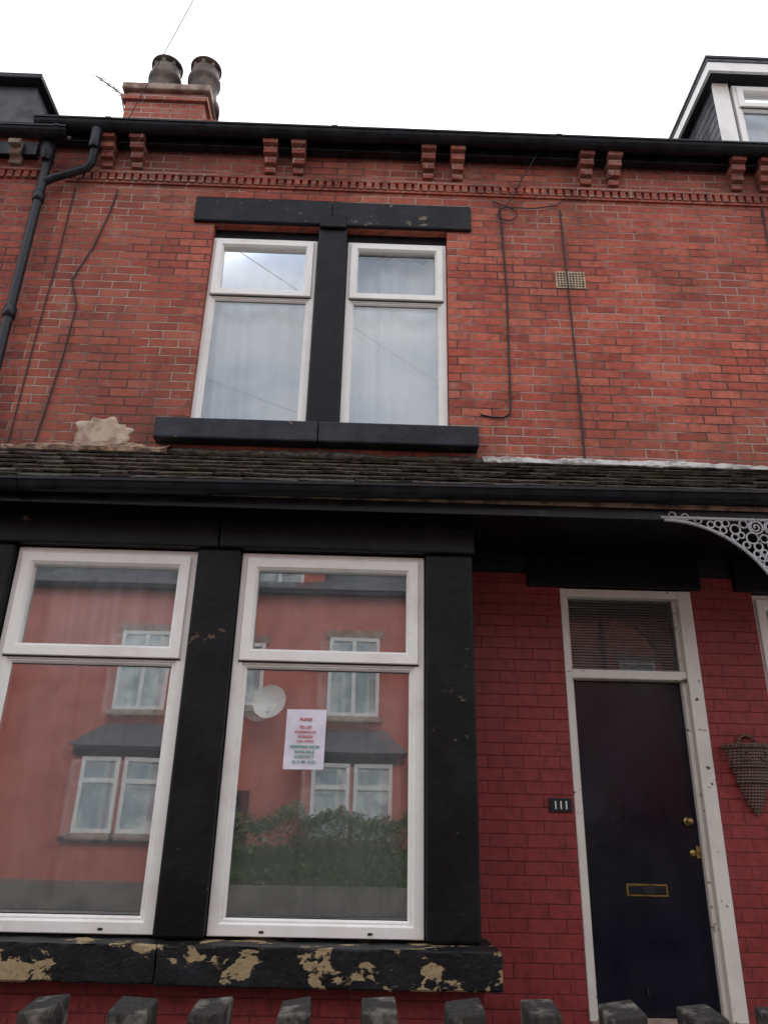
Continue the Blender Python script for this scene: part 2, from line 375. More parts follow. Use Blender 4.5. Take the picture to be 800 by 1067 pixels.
box('eaves_soffit',WX0,WX1,-.02,.03,7.063,7.10,M['gutter'],H)
gutter('eaves_gutter',-2.92,WX1,-.175,7.10,.07,M['gutter'],H)
ang=math.radians(36)
def roofslab(nm,x0,x1,y0,z0,y1,z1,t,mat,par):
    vs=[(x,y,z) for x in (x0,x1) for (y,z) in ((y0,z0),(y0,z0+t),(y1,z1),(y1,z1+t))]
    mesh(nm,vs,BF,mat,par)
roofslab('roof_front',WX0,WX1,-.16,7.115,4.1,7.115+4.26*math.tan(ang),.04,M['slate'],H)
roofslab('roof_back',WX0,WX1,8.4,7.115,4.1,7.115+4.26*math.tan(ang),.04,M['slate'],H)
box('chimney_stack',-2.98,-2.07,1.5,2.3,7.6,9.40,M['chim_brick'],H)
box('chimney_course_a',-3.02,-2.03,1.46,2.34,9.40,9.475,M['chim_brick'],H,bevel=.006)
box('chimney_course_b',-2.98,-2.07,1.5,2.3,9.475,9.55,M['chim_brick'],H,bevel=.006)
box('chimney_cap',-3.04,-2.01,1.44,2.36,9.55,9.65,M['stone'],H,bevel=.02)
box('chimney_shoulder',-2.07,-1.93,1.62,2.2,7.6,9.30,M['chim_brick'],H,bevel=.01)
for cx in (-2.68,-2.20):
    p=[(.0,9.58),(.23,9.58),(.23,9.68),(.19,9.72),(.175,9.78),(.165,10.0),(.185,10.03),(.20,10.06),(.20,10.10),(.175,10.13),(.165,10.16),(.165,10.25),(.13,10.25),(.12,10.1),(0,10.1)]
    lathe('chimney_pot',p,cx,1.78,M['pot'],H)
    for k in range(8):
        a=k*math.pi/4; box('pot_crown',cx+.15*math.cos(a)-.02,cx+.15*math.cos(a)+.02,1.78+.15*math.sin(a)-.02,1.78+.15*math.sin(a)+.02,10.24,10.32,M['pot'],H,bevel=.006)
    lathe('pot_cowl',[(0,10.36),(.19,10.33),(.19,10.31),(0,10.31)],cx,1.78,M['pot'],H)
box('dormer_roof',3.26,7.0,.32,4.2,8.86,8.90,M['slate'],H,bevel=.004)
box('dormer_fascia_front',3.27,7.0,.33,.36,8.74,8.858,M['upvc'],H)
box('dormer_fascia_side',3.27,3.30,.362,4.2,8.74,8.858,M['upvc'],H)
box('dormer_edge_trim',3.25,7.0,.31,.345,8.90,8.93,M['gutter'],H); box('dormer_edge_trim_side',3.25,3.29,.346,4.2,8.90,8.93,M['gutter'],H)
S=[];z=7.3;r_=0
while z<8.73:
    y=.52-(r_%2)*.08
    while y<4.1:
        S.append([(3.385+(.012 if zz==z else .0)-.0+( -.02 if zz==z else 0),yy,zz) if xx==0 else (3.45,yy,zz) for xx in (0,1) for yy in (max(y,.5),y+.155) for zz in (z,min(z+.15,8.74))])
        y+=.16
    z+=.11; r_+=1
boxes('dormer_slate_cheek',S,M['slate'],H)
box('dormer_corner_board',3.36,3.52,.47,.50,7.3,8.74,M['upvc'],H,bevel=.004)
box('dormer_core',3.45,7.0,.72,4.1,7.2,8.74,M['darkin'],H)
for a in (3.55,4.65): window(H,'dormer_window',a,a+1.05,7.7,8.70,8.4,.46,M['curtainW'],w=.06,g=('glassU','glassU2'))
box('dormer_front_apron',3.52,7.0,.49,.6,7.3,7.70,M['upvc'],H)

# ---------------------------------------------------------------- bay + canopy
YB=-.65
for a,b_ in ((-2.40,-2.10),(-1.02,-.765),(.34,.62)):
    box('bay_pillar',a,b_,YB,-.35,1.09,3.145,M['black'],H,bevel=.014,seg=2)
box('bay_lintel_left',-2.42,-.90,YB-.018,-.35,3.148,3.40,M['black'],H,bevel=.012)
box('bay_lintel_right',-.895,.635,YB-.020,-.35,3.150,3.40,M['black'],H,bevel=.012)
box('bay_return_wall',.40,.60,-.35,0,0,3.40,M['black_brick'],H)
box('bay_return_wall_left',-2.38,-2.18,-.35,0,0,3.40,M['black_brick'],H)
window(H,'bay_left_window',-2.095,-1.025,1.10,3.14,2.50,YB+.05,M['curtain'],w=.065,sash=.05,tilt=(.002,.0))
window(H,'bay_right_window',-.76,.335,1.10,3.14,2.50,YB+.05,M['curtain'],w=.065,sash=.05,tilt=(0,.001))
def rough_box(name,x0,x1,y0,y1,z0,z1,mat,par,step=.04,amp=.006,seed=1,cut=.010):
    bm=bmesh.new(); bmesh.ops.create_cube(bm,size=1)
    for v in bm.verts:
        v.co=Vector((x0+(v.co.x+.5)*(x1-x0),y0+(v.co.y+.5)*(y1-y0),z0+(v.co.z+.5)*(z1-z0)))
    for ax in range(3):
        lo,hi=((x0,x1),(y0,y1),(z0,z1))[ax]; n=max(1,int((hi-lo)/step))
        cuts=[lo+(hi-lo)*i/n for i in range(1,n)]
        cuts+=[lo+.008,hi-.008]
        for cval in cuts:
            no=Vector((0,0,0)); no[ax]=1; co=Vector((0,0,0)); co[ax]=cval
            bmesh.ops.bisect_plane(bm,geom=bm.verts[:]+bm.edges[:]+bm.faces[:],plane_co=co,plane_no=no)
    for v in bm.verts:
        q=v.co*9+Vector((seed*3.1,0,0)); d=Vector((NZ.noise(q),NZ.noise(q+Vector((9,3,1))),NZ.noise(q+Vector((2,7,5)))))
        e=(v.co.y<y0+.001)+(v.co.z<z0+.001)+(v.co.z>z1-.001)+(v.co.x>x1-.001)
        d2=NZ.noise(v.co*26+Vector((seed,0,0)))
        oc=v.co.copy(); v.co+=d*amp
        if e>=2:
            k=.004+max(0,d2)*cut*2
            v.co.y+=k; v.co.z+=k if oc.z<(z0+z1)/2 else -k
    me=bpy.data.meshes.new(name); bm.to_mesh(me); bm.free(); me.materials.append(mat)
    o=bpy.data.objects.new(name,me); link(o,par)
    for p in me.polygons: p.use_smooth=True
    try:
        me.set_sharp_from_angle(angle=math.radians(38))
    except Exception: pass
    return o
rough_box('bay_sill_left',-2.52,-.95,-.83,-.3,.925,1.085,M['sillpaint'],H,seed=2)
rough_box('bay_sill_right',-.945,.69,-.828,-.3,.915,1.083,M['sillpaint'],H,seed=4)
box('bay_base_wall',-2.40,.62,YB-.02,-.35,0,.94,M['paint_brick'],H)
rows=7; y0,z0,y1,z1=-.905,3.435,.0,4.085
sl=math.atan2(z1-z0,y1-y0); L=math.hypot(z1-z0,y1-y0); T_=[]
R=random.Random(11)
for r_ in range(rows):
    s0=r_*L/rows-.02; x=-2.70-(r_%2)*.08
    while x<WX1:
        w=.165+R.uniform(-.006,.006); lift=R.uniform(0,.010); sj=R.uniform(-.014,.014)
        if R.random()<.05: sj-=.03
        a,bb=s0+sj,s0+L/rows+.06; bb=min(bb,L)
        vs=[]; tw=R.uniform(-.004,.004)
        for xx,q in ((x+.002,-tw),(x+w-.002,tw)):
            for (s,t) in ((a,.022+lift+q),(a,.022+lift+.014+q),(bb,.0),(bb,.014)):
                vs.append((xx,y0+s*math.cos(sl)-t*math.sin(sl),z0+s*math.sin(sl)+t*math.cos(sl)+.010*(x-WX0)*max(0,1-s/L)))
        T_.append(vs); x+=w
boxes('canopy_tiles',T_,M['tile'],H)
roofslab('canopy_deck',WX0,WX1,-.89,3.385,-.0,4.02,.03,M['rotwood'],H)
box('canopy_soffit',WX0,WX1,-.86,.0,3.402,3.418,M['black'],H)
box('canopy_fascia',WX0,WX1,-.875,-.862,3.32,3.44,M['gutter'],H,bevel=.003)
gutter('canopy_gutter',WX0,WX1,-.935,3.415,.058,M['gutter'],H,slope=.011)
def fillet(nm,x0,x1,zc,mat,seed,amp=.012,w=.06,yy=0):
    R=random.Random(seed); vs=[];fs=[];n=int((x1-x0)/.03); dz=0
    for i in range(n+1):
        x=x0+(x1-x0)*i/n; dz=dz*.8+R.uniform(-amp,amp)*.6
        vs+= [(x,yy-.008,zc+.05+dz),(x,yy-.03,zc+.035+dz*1.2),(x,yy-w-R.uniform(0,.02),zc-.012+dz*.5),(x,yy-w,zc-.04)]
    for i in range(n):
        for j in range(3): a=i*4+j; fs.append((a,a+4,a+5,a+1))
    mesh(nm,vs,fs,mat,H)
fillet('mortar_fillet_right',.80,WX1,4.095,M['lead'],1,.012,.05)
fillet('mortar_fillet_mid',-1.5,.80,4.085,M['tile'],2,.010,.07)
fillet('rotten_fillet_left',WX0,-1.45,4.085,M['rotwood'],3,.022,.10)
box('door_lintel',1.08,2.27,-.03,.2,3.165,3.40,M['black'],H,bevel=.01)
box('side_window_lintel',2.50,3.9,-.03,.2,3.165,3.40,M['black'],H,bevel=.01)
window(H,'side_window',2.62,3.72,1.18,3.16,2.55,.04,M['curtainW'],w=.06)
box('side_window_sill',2.52,3.85,-.12,.1,1.06,1.178,M['black'],H,bevel=.01)
for nm,a,b_,c,d in (('door_jamb_left',1.302,1.345,.60,3.16),('door_jamb_right',2.105,2.198,.60,3.16)):
    box(nm,a,b_,.0-.004,.15,c,d,M['oldwhite'],H,bevel=.006)
    box(nm+'_stop',a+.01 if a<2 else a-.022,(b_+.022) if a<2 else b_-.01,.05,.149,c,d-.002,M['oldwhite'],H,bevel=.004)
box('door_head',1.345,2.105,-.003,.15,3.105,3.158,M['oldwhite'],H,bevel=.005)
box('door_transom',1.345,2.105,.01,.15,2.555,2.615,M['oldwhite'],H,bevel=.008)
DR=empty('front_door'); DR.parent=H
box('door_leaf',1.367,2.083,.085,.13,.66,2.553,M['door'],DR,bevel=.004)
box('door_threshold',1.30,2.2,-.05,.2,.60,.655,M['stone'],DR,bevel=.008)
def disc(nm,cx,cz,prof,mat,par):
    o=lathe(nm,prof,0,0,mat,par,24); o.rotation_euler=(math.radians(90),0,0); o.location=(cx,.085,cz); return o
disc('door_knob_back',2.02,1.70,[(0,.006),(.022,.006),(.024,0)],M['brass'],DR)
disc('door_knob',2.02,1.70,[(.010,0),(.010,.03),(.018,.036),(.022,.046),(.018,.058),(0,.062)],M['brass'],DR)
disc('door_lock',2.03,1.52,[(0,.012),(.017,.012),(.02,.006),(.022,0)],M['brass'],DR)
box('door_latch_plate',2.05,2.078,.075,.09,1.49,1.56,M['brass'],DR,bevel=.003)
box('lower_knob_plate',1.66,1.675,.07,.09,.76,.80,M['castiron'],DR,bevel=.003)
ring('letter_plate_frame',1.60,1.85,1.275,1.345,.014,.076,.09,M['brass'],DR,ch=.004)
box('letter_plate_flap',1.614,1.836,.079,.09,1.289,1.331,M['castiron'],DR,bevel=.003)
pane('fanlight_glass',1.345,2.105,2.615,3.105,.06,0,0,M['glassF'],H)
BL=[]
for i in range(25):
    z=2.63+i*.0190
    BL.append([(xx,yy,z+(0 if yy<.09 else .013)+t) for xx in (1.36,2.09) for yy in (.082,.098) for t in (0,.0015)])
mb=simple('blind_slat',(.32,.33,.34),(.24,.25,.26),3,.6,0)
boxes('fanlight_blind',BL,mb,H)
box('fanlight_back',1.33,2.12,.16,.2,2.6,3.16,M['darkin'],H)
boxes('door_steps',[(1.05,2.45,-.40,0,0,.60),(1.05,2.45,-.70,-.402,0,.45),(1.05,2.45,-1.0,-.702,0,.30),(1.05,2.45,-1.3,-1.002,0,.15)],M['stone'],H,bevel=.01)
cab=M['castiron']
tube('wall_cable',[(1.02,-.012,6.52),(1.03,-.012,6.2),(1.045,-.012,5.6),(1.035,-.012,5.1),(1.03,-.012,4.6),(1.02,-.012,4.50),(.97,-.012,4.47),(.88,-.012,4.47),(.80,-.012,4.49)],.007,cab,H)
tube('wall_cable_b',[(1.53,-.012,6.50),(1.54,-.012,5.9),(1.55,-.012,5.2),(1.555,-.012,4.12)],.006,cab,H)
tube('wall_cable_loop',[(.96,-.02,6.56),(1.1,-.02,6.50),(1.3,-.02,6.50),(1.5,-.02,6.54),(1.56,-.02,6.6)],.005,cab,H)
tube('wall_cable_coil',[(1.08+.08*math.cos(a/3),-.02,6.43+.07*math.sin(a/3)) for a in range(20)],.005,cab,H)
tube('wall_cable_eaves',[(1.06,-.02,6.50),(1.14,-.04,6.62),(1.22,-.05,6.80),(1.36,-.12,7.05)],.005,cab,H)
tube('wall_cable_left',[(-2.20,-.012,6.55),(-2.23,-.012,6.3),(-2.30,-.012,5.95),(-2.42,-.012,5.6),(-2.34,-.012,5.35),(-2.36,-.012,4.9),(-2.43,-.012,4.15)],.006,cab,H)
tube('wall_cable_right',[(3.28,-.012,6.62),(3.26,-.012,6.1),(3.30,-.012,5.2),(3.28,-.012,4.15)],.006,cab,H)
tube('wall_cable_end',[(-2.56,-.012,6.55),(-2.57,-.012,5.8),(-2.60,-.012,5.0),(-2.62,-.012,4.1)],.005,cab,H)
PX=-2.79
tube('downpipe',[(PX,-.1,6.75),(PX,-.1,3.4)],.036,M['castiron'],H,res=6)
tube('downpipe_branch',[(-2.40,-.17,7.02),(-2.40,-.15,6.86),(-2.42,-.11,6.74),(-2.46,-.1,6.68),(-2.72,-.1,6.56),(-2.80,-.1,6.50)],.034,M['castiron'],H,res=6)
for z in (6.78,6.35,5.2,4.2): lathe('pipe_collar',[(.037,z-.05),(.047,z-.045),(.047,z+.045),(.037,z+.05)],PX,-.1,M['castiron'],H)
lathe('pipe_hopper',[(.03,6.72),(.05,6.76),(.065,6.84),(.065,6.9)],PX,-.14,M['castiron'],H)
lathe('gutter_outlet',[(.034,6.84),(.045,6.86),(.045,6.96),(.05,7.03)],-2.40,-.17,M['castiron'],H)

# ================================================================ left neighbour
N1=empty('brick_house')
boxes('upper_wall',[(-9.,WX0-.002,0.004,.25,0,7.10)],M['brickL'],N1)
box('eaves_fascia',-9,-2.93,-.06,.02,6.86,7.0,M['gutter'],N1)
gutter('eaves_gutter',-9,-2.60,-.24,6.93,.062,M['gutter'],N1)
D=[];x=-9
while x<-2.75: D.append((x,x+.045,-.02,.01,6.647,6.718)); x+=.068
D.append((-9,WX0-.01,-.024,.01,6.72,6.755))
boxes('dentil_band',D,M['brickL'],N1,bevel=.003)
K=[]
for xc in (-3.35,-3.1,-4.5,-4.25,-5.8,-5.55):
    for i,(a,bz,pr) in enumerate(((6.775,6.84,.045),(6.843,6.915,.085),(6.918,6.985,.125))): K.append((xc-.05,xc+.05,-pr,.01,a,bz))
boxes('eaves_corbels',K,M['stone'],N1,bevel=.004)
roofslab('roof_front',-9,WX0-.01,-.16,7.11,4.1,7.11+4.26*math.tan(ang),.04,M['slate'],N1)
roofslab('roof_back',-9,WX0-.01,8.4,7.11,4.1,7.11+4.26*math.tan(ang),.04,M['slate'],N1)
box('dormer_box',-6,-3.09,-.02,3,7.15,7.70,M['slate'],N1)
box('dormer_roof',-6.1,-3.02,-.12,3,7.70,7.76,M['gutter'],N1,bevel=.01)
box('wall_back',-9,WX0-.01,8,8.25,0,7.1,M['brick'],N1); box('wall_end',-9,-8.75,.25,8,0,7.1,M['brick'],N1)
boxes('neighbour_bay',[(-5.6,-2.9,-.65,0,0,1.05),(-5.6,-5.3,-.65,0,1.05,3.4),(-3.2,-2.9,-.65,0,1.05,3.4),(-5.3,-3.2,-.60,-.2,3.1,3.4)],M['black'],N1)
window(N1,'bay_window',-5.3,-3.2,1.06,3.1,2.5,-.6,M['curtain'])
roofslab('bay_roof',-9,WX0-.06,-.92,3.41,-.0,4.07,.05,M['tile'],N1)
box('bay_soffit',-9,WX0-.06,-.88,-.0,3.402,3.43,M['black'],N1)
gutter('canopy_gutter',-9,WX0-.003,-.935,3.405,.058,M['gutter'],N1)

# ================================================================ small objects at the front
PN=empty('paper_notice')
# sheet of A4 taped inside the glass, slightly curled
vs=[];fs=[]
for i in range(9):
    for j in range(9):
        u_,v_=i/8,j/8
        vs.append((-.435+.22*u_+.004*v_,YB+.064+.006*(2*v_-1)**2*(u_-.3)+.002*math.sin(v_*5),1.905+.32*v_+.003*u_))
for i in range(8):
    for j in range(8): a=i*9+j; fs.append((a,a+9,a+10,a+1))
mesh('paper_sheet',vs,fs,M['paper'],PN,smooth=True)
def text(s,x,z,size,mat,y,par,ext=.0004):
    c=bpy.data.curves.new('text_line','FONT'); c.body=s; c.size=size; c.align_x='CENTER'; c.extrude=ext; c.offset=.0005; c.materials.append(mat)
    o=bpy.data.objects.new('text_line',c); o.location=(x,y,z); o.rotation_euler=(math.radians(90),0,0); link(o,par); return o
Y=YB+.0585
for s,z,sz,mt in (('PLEASE',2.165,.022,'redtext'),('TO LET',2.122,.022,'redtext'),('STUDENTS OR',2.098,.018,'redtext'),('WORKERS',2.074,.018,'redtext'),('CALL OFFICE',2.050,.016,'redtext'),('VIEWINGS NOW',2.018,.022,'greentext'),('AVAILABLE',1.992,.022,'greentext'),('CONTACT',1.966,.022,'greentext'),('0113 496 0123',1.938,.021,'greentext')):
    text(s,-.323,z,sz,M[mt],Y,PN)
NP=empty('house_number_sign')
box('number_plate',1.145,1.285,-.014,.0,1.735,1.815,M['castiron'],NP,bevel=.004)
for k in (0,1,2): text('1',1.182+k*.033,1.752,.066,M['whitetext'],-.0145,NP,.0012)
WB=empty('wall_basket')
vs=[];fs=[];n=18;rows_=8
for r_ in range(rows_+1):
    t=r_/rows_; z=2.14-.40*t; w=.145*(1-t)**.65+.006
    for i in range(n+1):
        a=math.pi*i/n; vs.append((2.42+w*math.cos(a),-.01-w*.8*math.sin(a),z))
for r_ in range(rows_):
    for i in range(n): a=r_*(n+1)+i; fs.append((a,a+1,a+n+2,a+n+1))
mesh('basket_cone',vs,fs,M['wicker'],WB,smooth=True)
mesh('basket_back',[(2.28,-.008,2.14),(2.56,-.008,2.14),(2.42,-.008,1.75)],[(0,1,2)],M['wicker'],WB)
tube('basket_rim',[(2.42+.152*math.cos(math.pi*i/16),-.01-.122*math.sin(math.pi*i/16),2.142+.004*math.sin(i*3)) for i in range(17)],.014,M['wicker'],WB)
tube('basket_back_rim',[(2.27,-.012,2.14),(2.57,-.012,2.14)],.010,M['wicker'],WB)
tube('basket_hoop',[(2.42+.06*math.cos(a*math.pi/16),-.02,2.14+.075*math.sin(a*math.pi/16)) for a in range(17)],.009,M['wicker'],WB)
for hz in (2.02,1.93): 
    w_=.145*(1-(2.14-hz)/.4)**.65+.010
    tube('basket_band',[(2.42+w_*math.cos(math.pi*i/16),-.01-w_*.8*math.sin(math.pi*i/16),hz) for i in range(17)],.008,M['wicker'],WB)
for dx in (-.06,.05): tube('basket_eye',[(2.42+dx+.024*math.cos(a*math.pi/6),-.115,2.085+.024*math.sin(a*math.pi/6)) for a in range(13)],.007,M['wicker'],WB)
IB=empty('ornamental_iron_bracket'); yI=-.88
cx0,cz0,RR=1.72,2.66,.66
arc=lambda R_:[(cx0+R_*math.sin(a),yI,cz0+R_*math.cos(a)) for a in [math.radians(i*3) for i in range(0,31)]]
tube('outer_arc',arc(RR),.010,M['iron'],IB)
tube('top_rail',[(cx0-.02,yI,3.335),(2.40,yI,3.335)],.010,M['iron'],IB); tube('side_rail',[(2.395,yI,3.335),(2.395,yI,2.6)],.010,M['iron'],IB)
circ=[]
R=random.Random(5); placed=[]
for k in range(14):
    a=math.radians(4+k*6.3); placed.append((cx0+(RR+.032)*math.sin(a),cz0+(RR+.032)*math.cos(a),.020))
for k in range(4000):
    x=R.uniform(cx0,2.39); z=R.uniform(2.62,3.33)
    lim=min(math.hypot(x-cx0,z-cz0)-RR-.006,3.33-z,2.39-x)
    for px,pz,pr in placed: lim=min(lim,math.hypot(x-px,z-pz)-pr)
    if lim>.016: placed.append((x,z,min(lim,.062)))
for x,z,r_ in placed:
    circ.append([(x+r_*math.cos(t*math.pi/8),yI,z+r_*math.sin(t*math.pi/8)) for t in range(17)])
    if r_>.035: circ.append([(x+r_*(1-t/22)*math.cos(t*.55),yI,z+r_*(1-t/22)*math.sin(t*.55)) for t in range(20)])
tube('scrollwork',circ,.0055,M['iron'],IB,res=1)
lathe('veranda_post',[(.07,0),(.07,.3),(.045,.34),(.04,2.3),(.055,2.34),(.04,2.38),(.04,3.38)],2.46,yI,M['iron'],IB)
FE=empty('wooden_fence'); F=[]
R=random.Random(3)
i=-12
while i<18:
    xl=-1.13+.287*i+R.uniform(-.012,.012); hh=1.030+R.uniform(-.012,.008); tl=R.uniform(-.010,.010); wd=.122+R.uniform(-.012,.012)
    vs=[]
    for xx,dz in ((xl,-tl),(xl+wd,tl)):
        for yy in (-1.94,-1.76):
            for zz in (0,1): vs.append((xx+(R.uniform(-.006,.006)),yy,0.02 if zz==0 else hh+dz+(.016 if yy>-1.8 else 0)))
    F.append(vs); i+=1
boxes('pickets',F,M['fence'],FE,bevel=.008)
boxes('rails',[(-4.6,4.1,-1.755,-1.69,.80,.89),(-4.6,4.1,-1.755,-1.69,.30,.39)],M['fence'],FE,bevel=.004)
A=empty('tv_aerial')
ax,az,ay=-3.16,9.62,1.5
tube('mast',[(-2.97,1.52,9.2),(-3.05,1.5,9.50),(ax,ay,az)],.010,M['plastic_grey'],A)
tube('boom',[(ax-.20,ay-.05,az+.11),(ax+.18,ay+.05,az-.13)],.009,M['plastic_grey'],A)
for k in range(5):
    t=k/4; x=ax-.16+.30*t; z=az+.09-.2*t; y=ay-.045+.09*t
    tube('element',[(x-.05,y-.10,z-.08),(x+.05,y+.10,z+.08)],.005,M['plastic_grey'],A)
tube('reflector',[(ax+.14,ay+.05,az-.02),(ax+.18,ay+.05,az-.2)],.006,M['plastic_grey'],A)

# ================================================================ street
def sheet(nm,x0,x1,y0,y1,z,mat): return mesh(nm,[(x0,y0,z),(x1,y0,z),(x1,y1,z),(x0,y1,z)],[(0,1,2,3)],mat)
sheet('ground',-300,300,-300,300,-.13,M['soil'])
sheet('road',-150,150,-12.2,-6.2,-.12,M['asphalt'])
for k in range(-12,13): sheet('road_marking',k*6,k*6+2,-9.26,-9.16,-.116,M['yellow'])
box('pavement',-150,150,-6.05,-1.95,-.2,0,M['paving']); box('kerb',-150,150,-6.2,-6.052,-.2,.004,M['concrete'],bevel=.01)
box('pavement',-150,150,-13.8,-12.35,-.2,0,M['paving']); box('kerb',-150,150,-12.348,-12.2,-.2,.004,M['concrete'],bevel=.01)
box('garden',-9,7.6,-1.948,-.66,-.1,.02,M['concrete'])
box('path',1.05,2.45,-1.75,-1.3,.0,.03,M['stone'],bevel=.01)

O=empty('brick_house') ; YO=-16.
def opp_window(x0,x1,z0,z1,y,e,bars=True):
    box('window_glass',x0+.05,x1-.05,y-.02,y+.01,z0+.05,z1-.05,M['oppglass'],e)
    L=[(x0,x0+.09,y-.02,y+.05,z0,z1),(x1-.09,x1,y-.02,y+.05,z0,z1),(x0+.09,x1-.09,y-.02,y+.05,z0,z0+.09),(x0+.09,x1-.09,y-.02,y+.05,z1-.09,z1)]
    zm=z0+(z1-z0)*.68; L.append((x0+.09,x1-.09,y-.02,y+.045,zm-.05,zm+.05))
    if bars: xm=(x0+x1)/2; L.append((xm-.05,xm+.05,y-.02,y+.047,z0+.09,zm-.05)); L.append((xm-.05,xm+.05,y-.02,y+.047,zm+.05,z1-.09))
    boxes('window_frame',L,M['upvc'],e)
    box('window_sill',x0-.1,x1+.1,y-.02,y+.12,z0-.14,z0-.002,M['stone'],e)
    box('window_head',x0-.1,x1+.1,y-.02,y+.03,z1+.002,z1+.2,M['stone'],e)
M['oppglass']=simple('opposite_window',(.30,.36,.38),(.70,.74,.70),1.1,.12,0)
box('front_wall',-9.2,26,-24,YO,0,7.5,M['opp_brick'],O)
box('eaves_gutter',-9.3,26.1,YO,YO+.2,7.42,7.56,M['gutter'],O)
roofslab('roof_front',-9.3,26.1,YO+.2,7.5,-20,7.5+4.2*math.tan(math.radians(35)),.05,M['slate'],O)
roofslab('roof_back',-9.3,26.1,-24.2,7.5,-20,7.5+4.2*math.tan(math.radians(35)),.05,M['slate'],O)
mesh('gable_end',[(-9.2,YO,7.5),(-9.2,-24,7.5),(-9.2,-20,10.3)],[(0,1,2)],M['opp_brick'],O)
for k in range(6):
    bx=-5.5+5.3*k
    opp_window(bx-.75,bx+.55,4.3,6.3,YO+.02,O)
    opp_window(bx+1.9,bx+2.9,4.5,6.1,YO+.02,O,False)
    box('bay_body',bx-1.2,bx+1.1,YO,YO+.8,0,3.25,M['opp_brick'],O)
    opp_window(bx-1.0,bx-.1,1.45,3.1,YO+.81,O,False); opp_window(bx+.0,bx+.9,1.45,3.1,YO+.81,O,False)
    box('bay_trim',bx-1.25,bx+1.15,YO,YO+.87,3.12,3.35,M['black'],O); box('bay_trim_low',bx-1.25,bx+1.15,YO,YO+.87,1.25,1.38,M['black'],O)
    mesh('bay_roof',[(bx-1.35,YO,3.35),(bx+1.25,YO,3.35),(bx+1.25,YO+1.,3.35),(bx-1.35,YO+1.,3.35),(bx-.8,YO,4.0),(bx+.7,YO,4.0)],[(3,2,5,4),(0,3,4),(2,1,5),(0,1,2,3)],M['slate'],O)
    box('door',bx+1.9,bx+2.8,YO,YO+.06,.3,2.5,M['door'],O)
    tube('downpipe',[(bx+1.5,YO+.06,7.4),(bx+1.5,YO+.06,.2)],.05,M['castiron'],O,res=1)
    dx=bx+3.1; yd=YO-.3
    vs=[(dx-1.2,yd,7.5),(dx+1.2,yd,7.5),(dx+1.2,yd,8.7),(dx,yd,9.6),(dx-1.2,yd,8.7)]; vs+=[(x,yd-3,z) for x,y,z in vs]
    mesh('dormer_gable',vs,[(0,1,2,3,4),(5,6,7,8,9),(0,5,9,4),(1,2,7,6)],M['opp_brick'],O)
    mesh('dormer_gable_roof',[(dx-1.35,yd+.15,8.62),(dx,yd+.15,9.72),(dx+1.35,yd+.15,8.62),(dx-1.35,yd-3,8.62),(dx,yd-3,9.72),(dx+1.35,yd-3,8.62)],[(0,1,4,3),(1,2,5,4)],M['slate'],O)
    opp_window(dx-.65,dx+.65,7.65,8.8,yd+.02,O)
    if k%2: box('chimney',bx+2.4,bx+3.6,-20.4,-19.6,9.6,11.6,M['chim_brick'],O)
SD=empty('satellite_dish')
for (dx_,dz_) in ((-2.35,4.55),):
    o=lathe('dish',[(0,-.09),(.15,-.075),(.30,-.03),(.42,.03),(.43,.035)],0,0,M['dish'],SD); o.rotation_euler=(math.radians(-78),0,math.radians(15)); o.location=(dx_,YO+.45,dz_)
    tube('dish_arm',[(dx_,YO,dz_-.25),(dx_,YO+.38,dz_-.15),(dx_,YO+.8,dz_-.3)],.03,M['dish'],SD)
for nm,x0,x1,y,h in (('brick_house',-34,-14,-24,6.3),('brick_house',-70,-38,-40,7)):
    e=empty(nm); box('walls',x0,x1,y-8,y,0,h,M['opp_brick'],e); roofslab('roof',x0-.2,x1+.2,y+.2,h,y-4,h+3,.05,M['slate'],e); roofslab('roof_back',x0-.2,x1+.2,y-8.2,h,y-4,h+3,.05,M['slate'],e)
    for k in range(int((x1-x0)/4)): opp_window(x0+1+4*k,x0+2.4+4*k,3.8,5.4,y+.02,e); opp_window(x0+1+4*k,x0+2.4+4*k,1.0,2.6,y+.02,e)
box('garden_wall',-9.2,26,-14.1,-13.9,0,.55,M['gwall'],bevel=.01)
def hedge(x0,x1,y0,y1,z0,z1,n,seed):
    R=random.Random(seed)
    vs=[];fs=[]
    for _ in range(n):
        x=R.uniform(x0,x1); top=z1+.55*NZ.noise(Vector((x*1.1,seed,0)))+.3*NZ.noise(Vector((x*3.1,seed,4)))
        f=R.random()
        if f<.6: y=y1+R.gauss(0,.08)+.12*NZ.noise(Vector((x*2,0,seed))); z=R.uniform(z0,top)
        else: y=R.uniform(y0,y1); z=top+R.gauss(0,.08)
        s=R.uniform(.03,.07); a=Vector((R.gauss(0,1),R.gauss(0,1),R.gauss(0,1))).normalized(); b_=a.orthogonal().normalized(); c_=a.cross(b_)
        p=Vector((x,y,z)); k=len(vs); vs+=[p-b_*s,p+c_*s*.6,p+b_*s,p-c_*s*.6]; fs.append((k,k+1,k+2,k+3))
    k=len(vs); vs+=bverts(x0+.1,x1-.1,y0,y1-.1,z0,z1-.55); fs+=[tuple(i+k for i in f) for f in BF]
    m=bpy.data.meshes.new('hedge'); m.from_pydata([tuple(v) for v in vs],[],fs); m.materials.append(M['leaf']); link(bpy.data.objects.new('hedge',m))
hedge(-4.0,2.6,-15.0,-14.2,0.05,1.85,10000,2)
hedge(4.5,9,-15.0,-14.3,0,1.7,4000,6)
TP=empty('telegraph_pole'); px,py=7.7,-13.2
lathe('pole',[(.15,0),(.13,4),(.10,9.3),(0,9.35)],px,py,M['fence'],TP)
box('crossarm',px-.5,px+.5,py-.05,py+.05,8.85,8.95,M['fence'],TP)
OW=empty('overhead_wire')
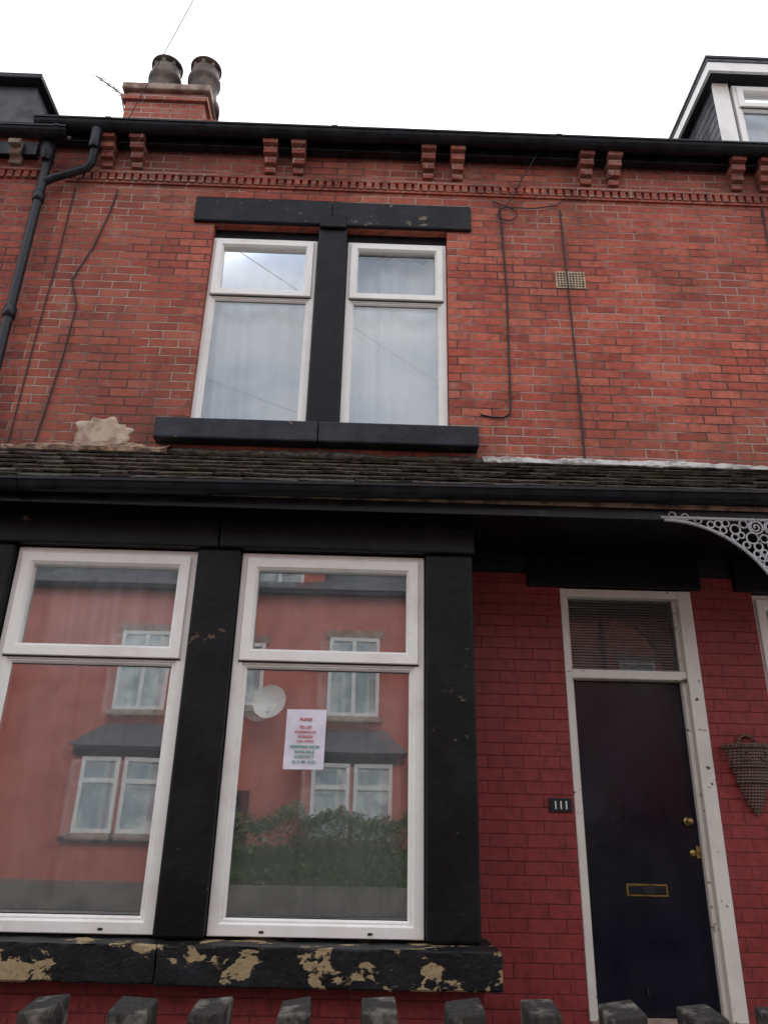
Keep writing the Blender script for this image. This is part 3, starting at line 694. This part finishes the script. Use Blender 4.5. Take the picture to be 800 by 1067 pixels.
def wire(a,b_,sag=.25,r=.004):
    P=[]
    for i in range(25):
        t=i/24; P.append((a[0]+(b_[0]-a[0])*t,a[1]+(b_[1]-a[1])*t,a[2]+(b_[2]-a[2])*t-sag*4*t*(1-t)))
    tube('wire',P,r,M['castiron'],OW,res=1)
top=(px,py,9.1)
wire((-2.15,-.25,7.0),top,.1,.0032); wire((-6,-.2,6.9),top,.4)
for tx in (-8,-2.6,2.7): wire((tx,YO+.2,7.3),top,.4)
wire((-25,-13.2,9.3),(px,py,9.0),.5,.012); wire((-25,-13.2,9.7),(px,py,9.2),.5,.012)

# ================================================================ light, sky, camera
EL,AZ=math.radians(48),math.radians(20)
W=bpy.data.worlds.new('World'); SC.world=W; W.use_nodes=True; T=NT(W)
bg=T.n['Background']; bg.inputs[1].default_value=.12
sky=T.new('ShaderNodeTexSky'); sky.sky_type='NISHITA'; sky.sun_disc=False; sky.sun_elevation=EL; sky.sun_rotation=AZ; sky.air_density=1.5; sky.dust_density=4
hs=T.new('ShaderNodeHueSaturation'); hs.inputs['Saturation'].default_value=.6; T.l.new(sky.outputs[0],hs.inputs['Color'])
tc=T.new('ShaderNodeTexCoord')
cl=T.noise(T.scalev(tc.outputs['Generated'],(1,1,2.2)),2.6,4,.6,dist=.4)
cc=T.ramp(cl,[(.32,(.44,.51,.64)),(.46,(.78,.82,.90)),(.60,(1,1,1))])
cm=T.new('ShaderNodeVectorMath',operation='SCALE'); T.l.new(cc,cm.inputs[0]); cm.inputs[3].default_value=17.5
T.l.new(T.mix(.88,hs.outputs[0],cm.outputs[0]),bg.inputs[0])
sd=bpy.data.lights.new('sun','SUN'); sd.energy=1.5; sd.angle=math.radians(14); sd.color=(1,.96,.9)
so=bpy.data.objects.new('sun',sd); COL.objects.link(so)
dv=Vector((math.sin(AZ)*math.cos(EL),math.cos(AZ)*math.cos(EL),math.sin(EL)))
so.rotation_euler=dv.to_track_quat('Z','Y').to_euler(); so.location=dv*50

yaw,pit,roll=np.radians([1.10857,22.62676,1.25123])
f=np.array([math.sin(yaw)*math.cos(pit),math.cos(yaw)*math.cos(pit),math.sin(pit)])
r0=np.array([math.cos(yaw),-math.sin(yaw),0]); u0=np.cross(r0,f)
r=math.cos(roll)*r0+math.sin(roll)*u0; u=-math.sin(roll)*r0+math.cos(roll)*u0
cd=bpy.data.cameras.new('camera'); co=bpy.data.objects.new('camera',cd); COL.objects.link(co)
cd.sensor_fit='HORIZONTAL'; cd.sensor_width=36; cd.lens=36*801/800; cd.clip_end=1000; cd.clip_start=.05
co.matrix_world=Matrix(((r[0],u[0],-f[0],0),(r[1],u[1],-f[1],-5),(r[2],u[2],-f[2],1.6),(0,0,0,1)))
SC.camera=co
SC.view_settings.view_transform='Standard'; SC.view_settings.look='None'; SC.view_settings.exposure=0
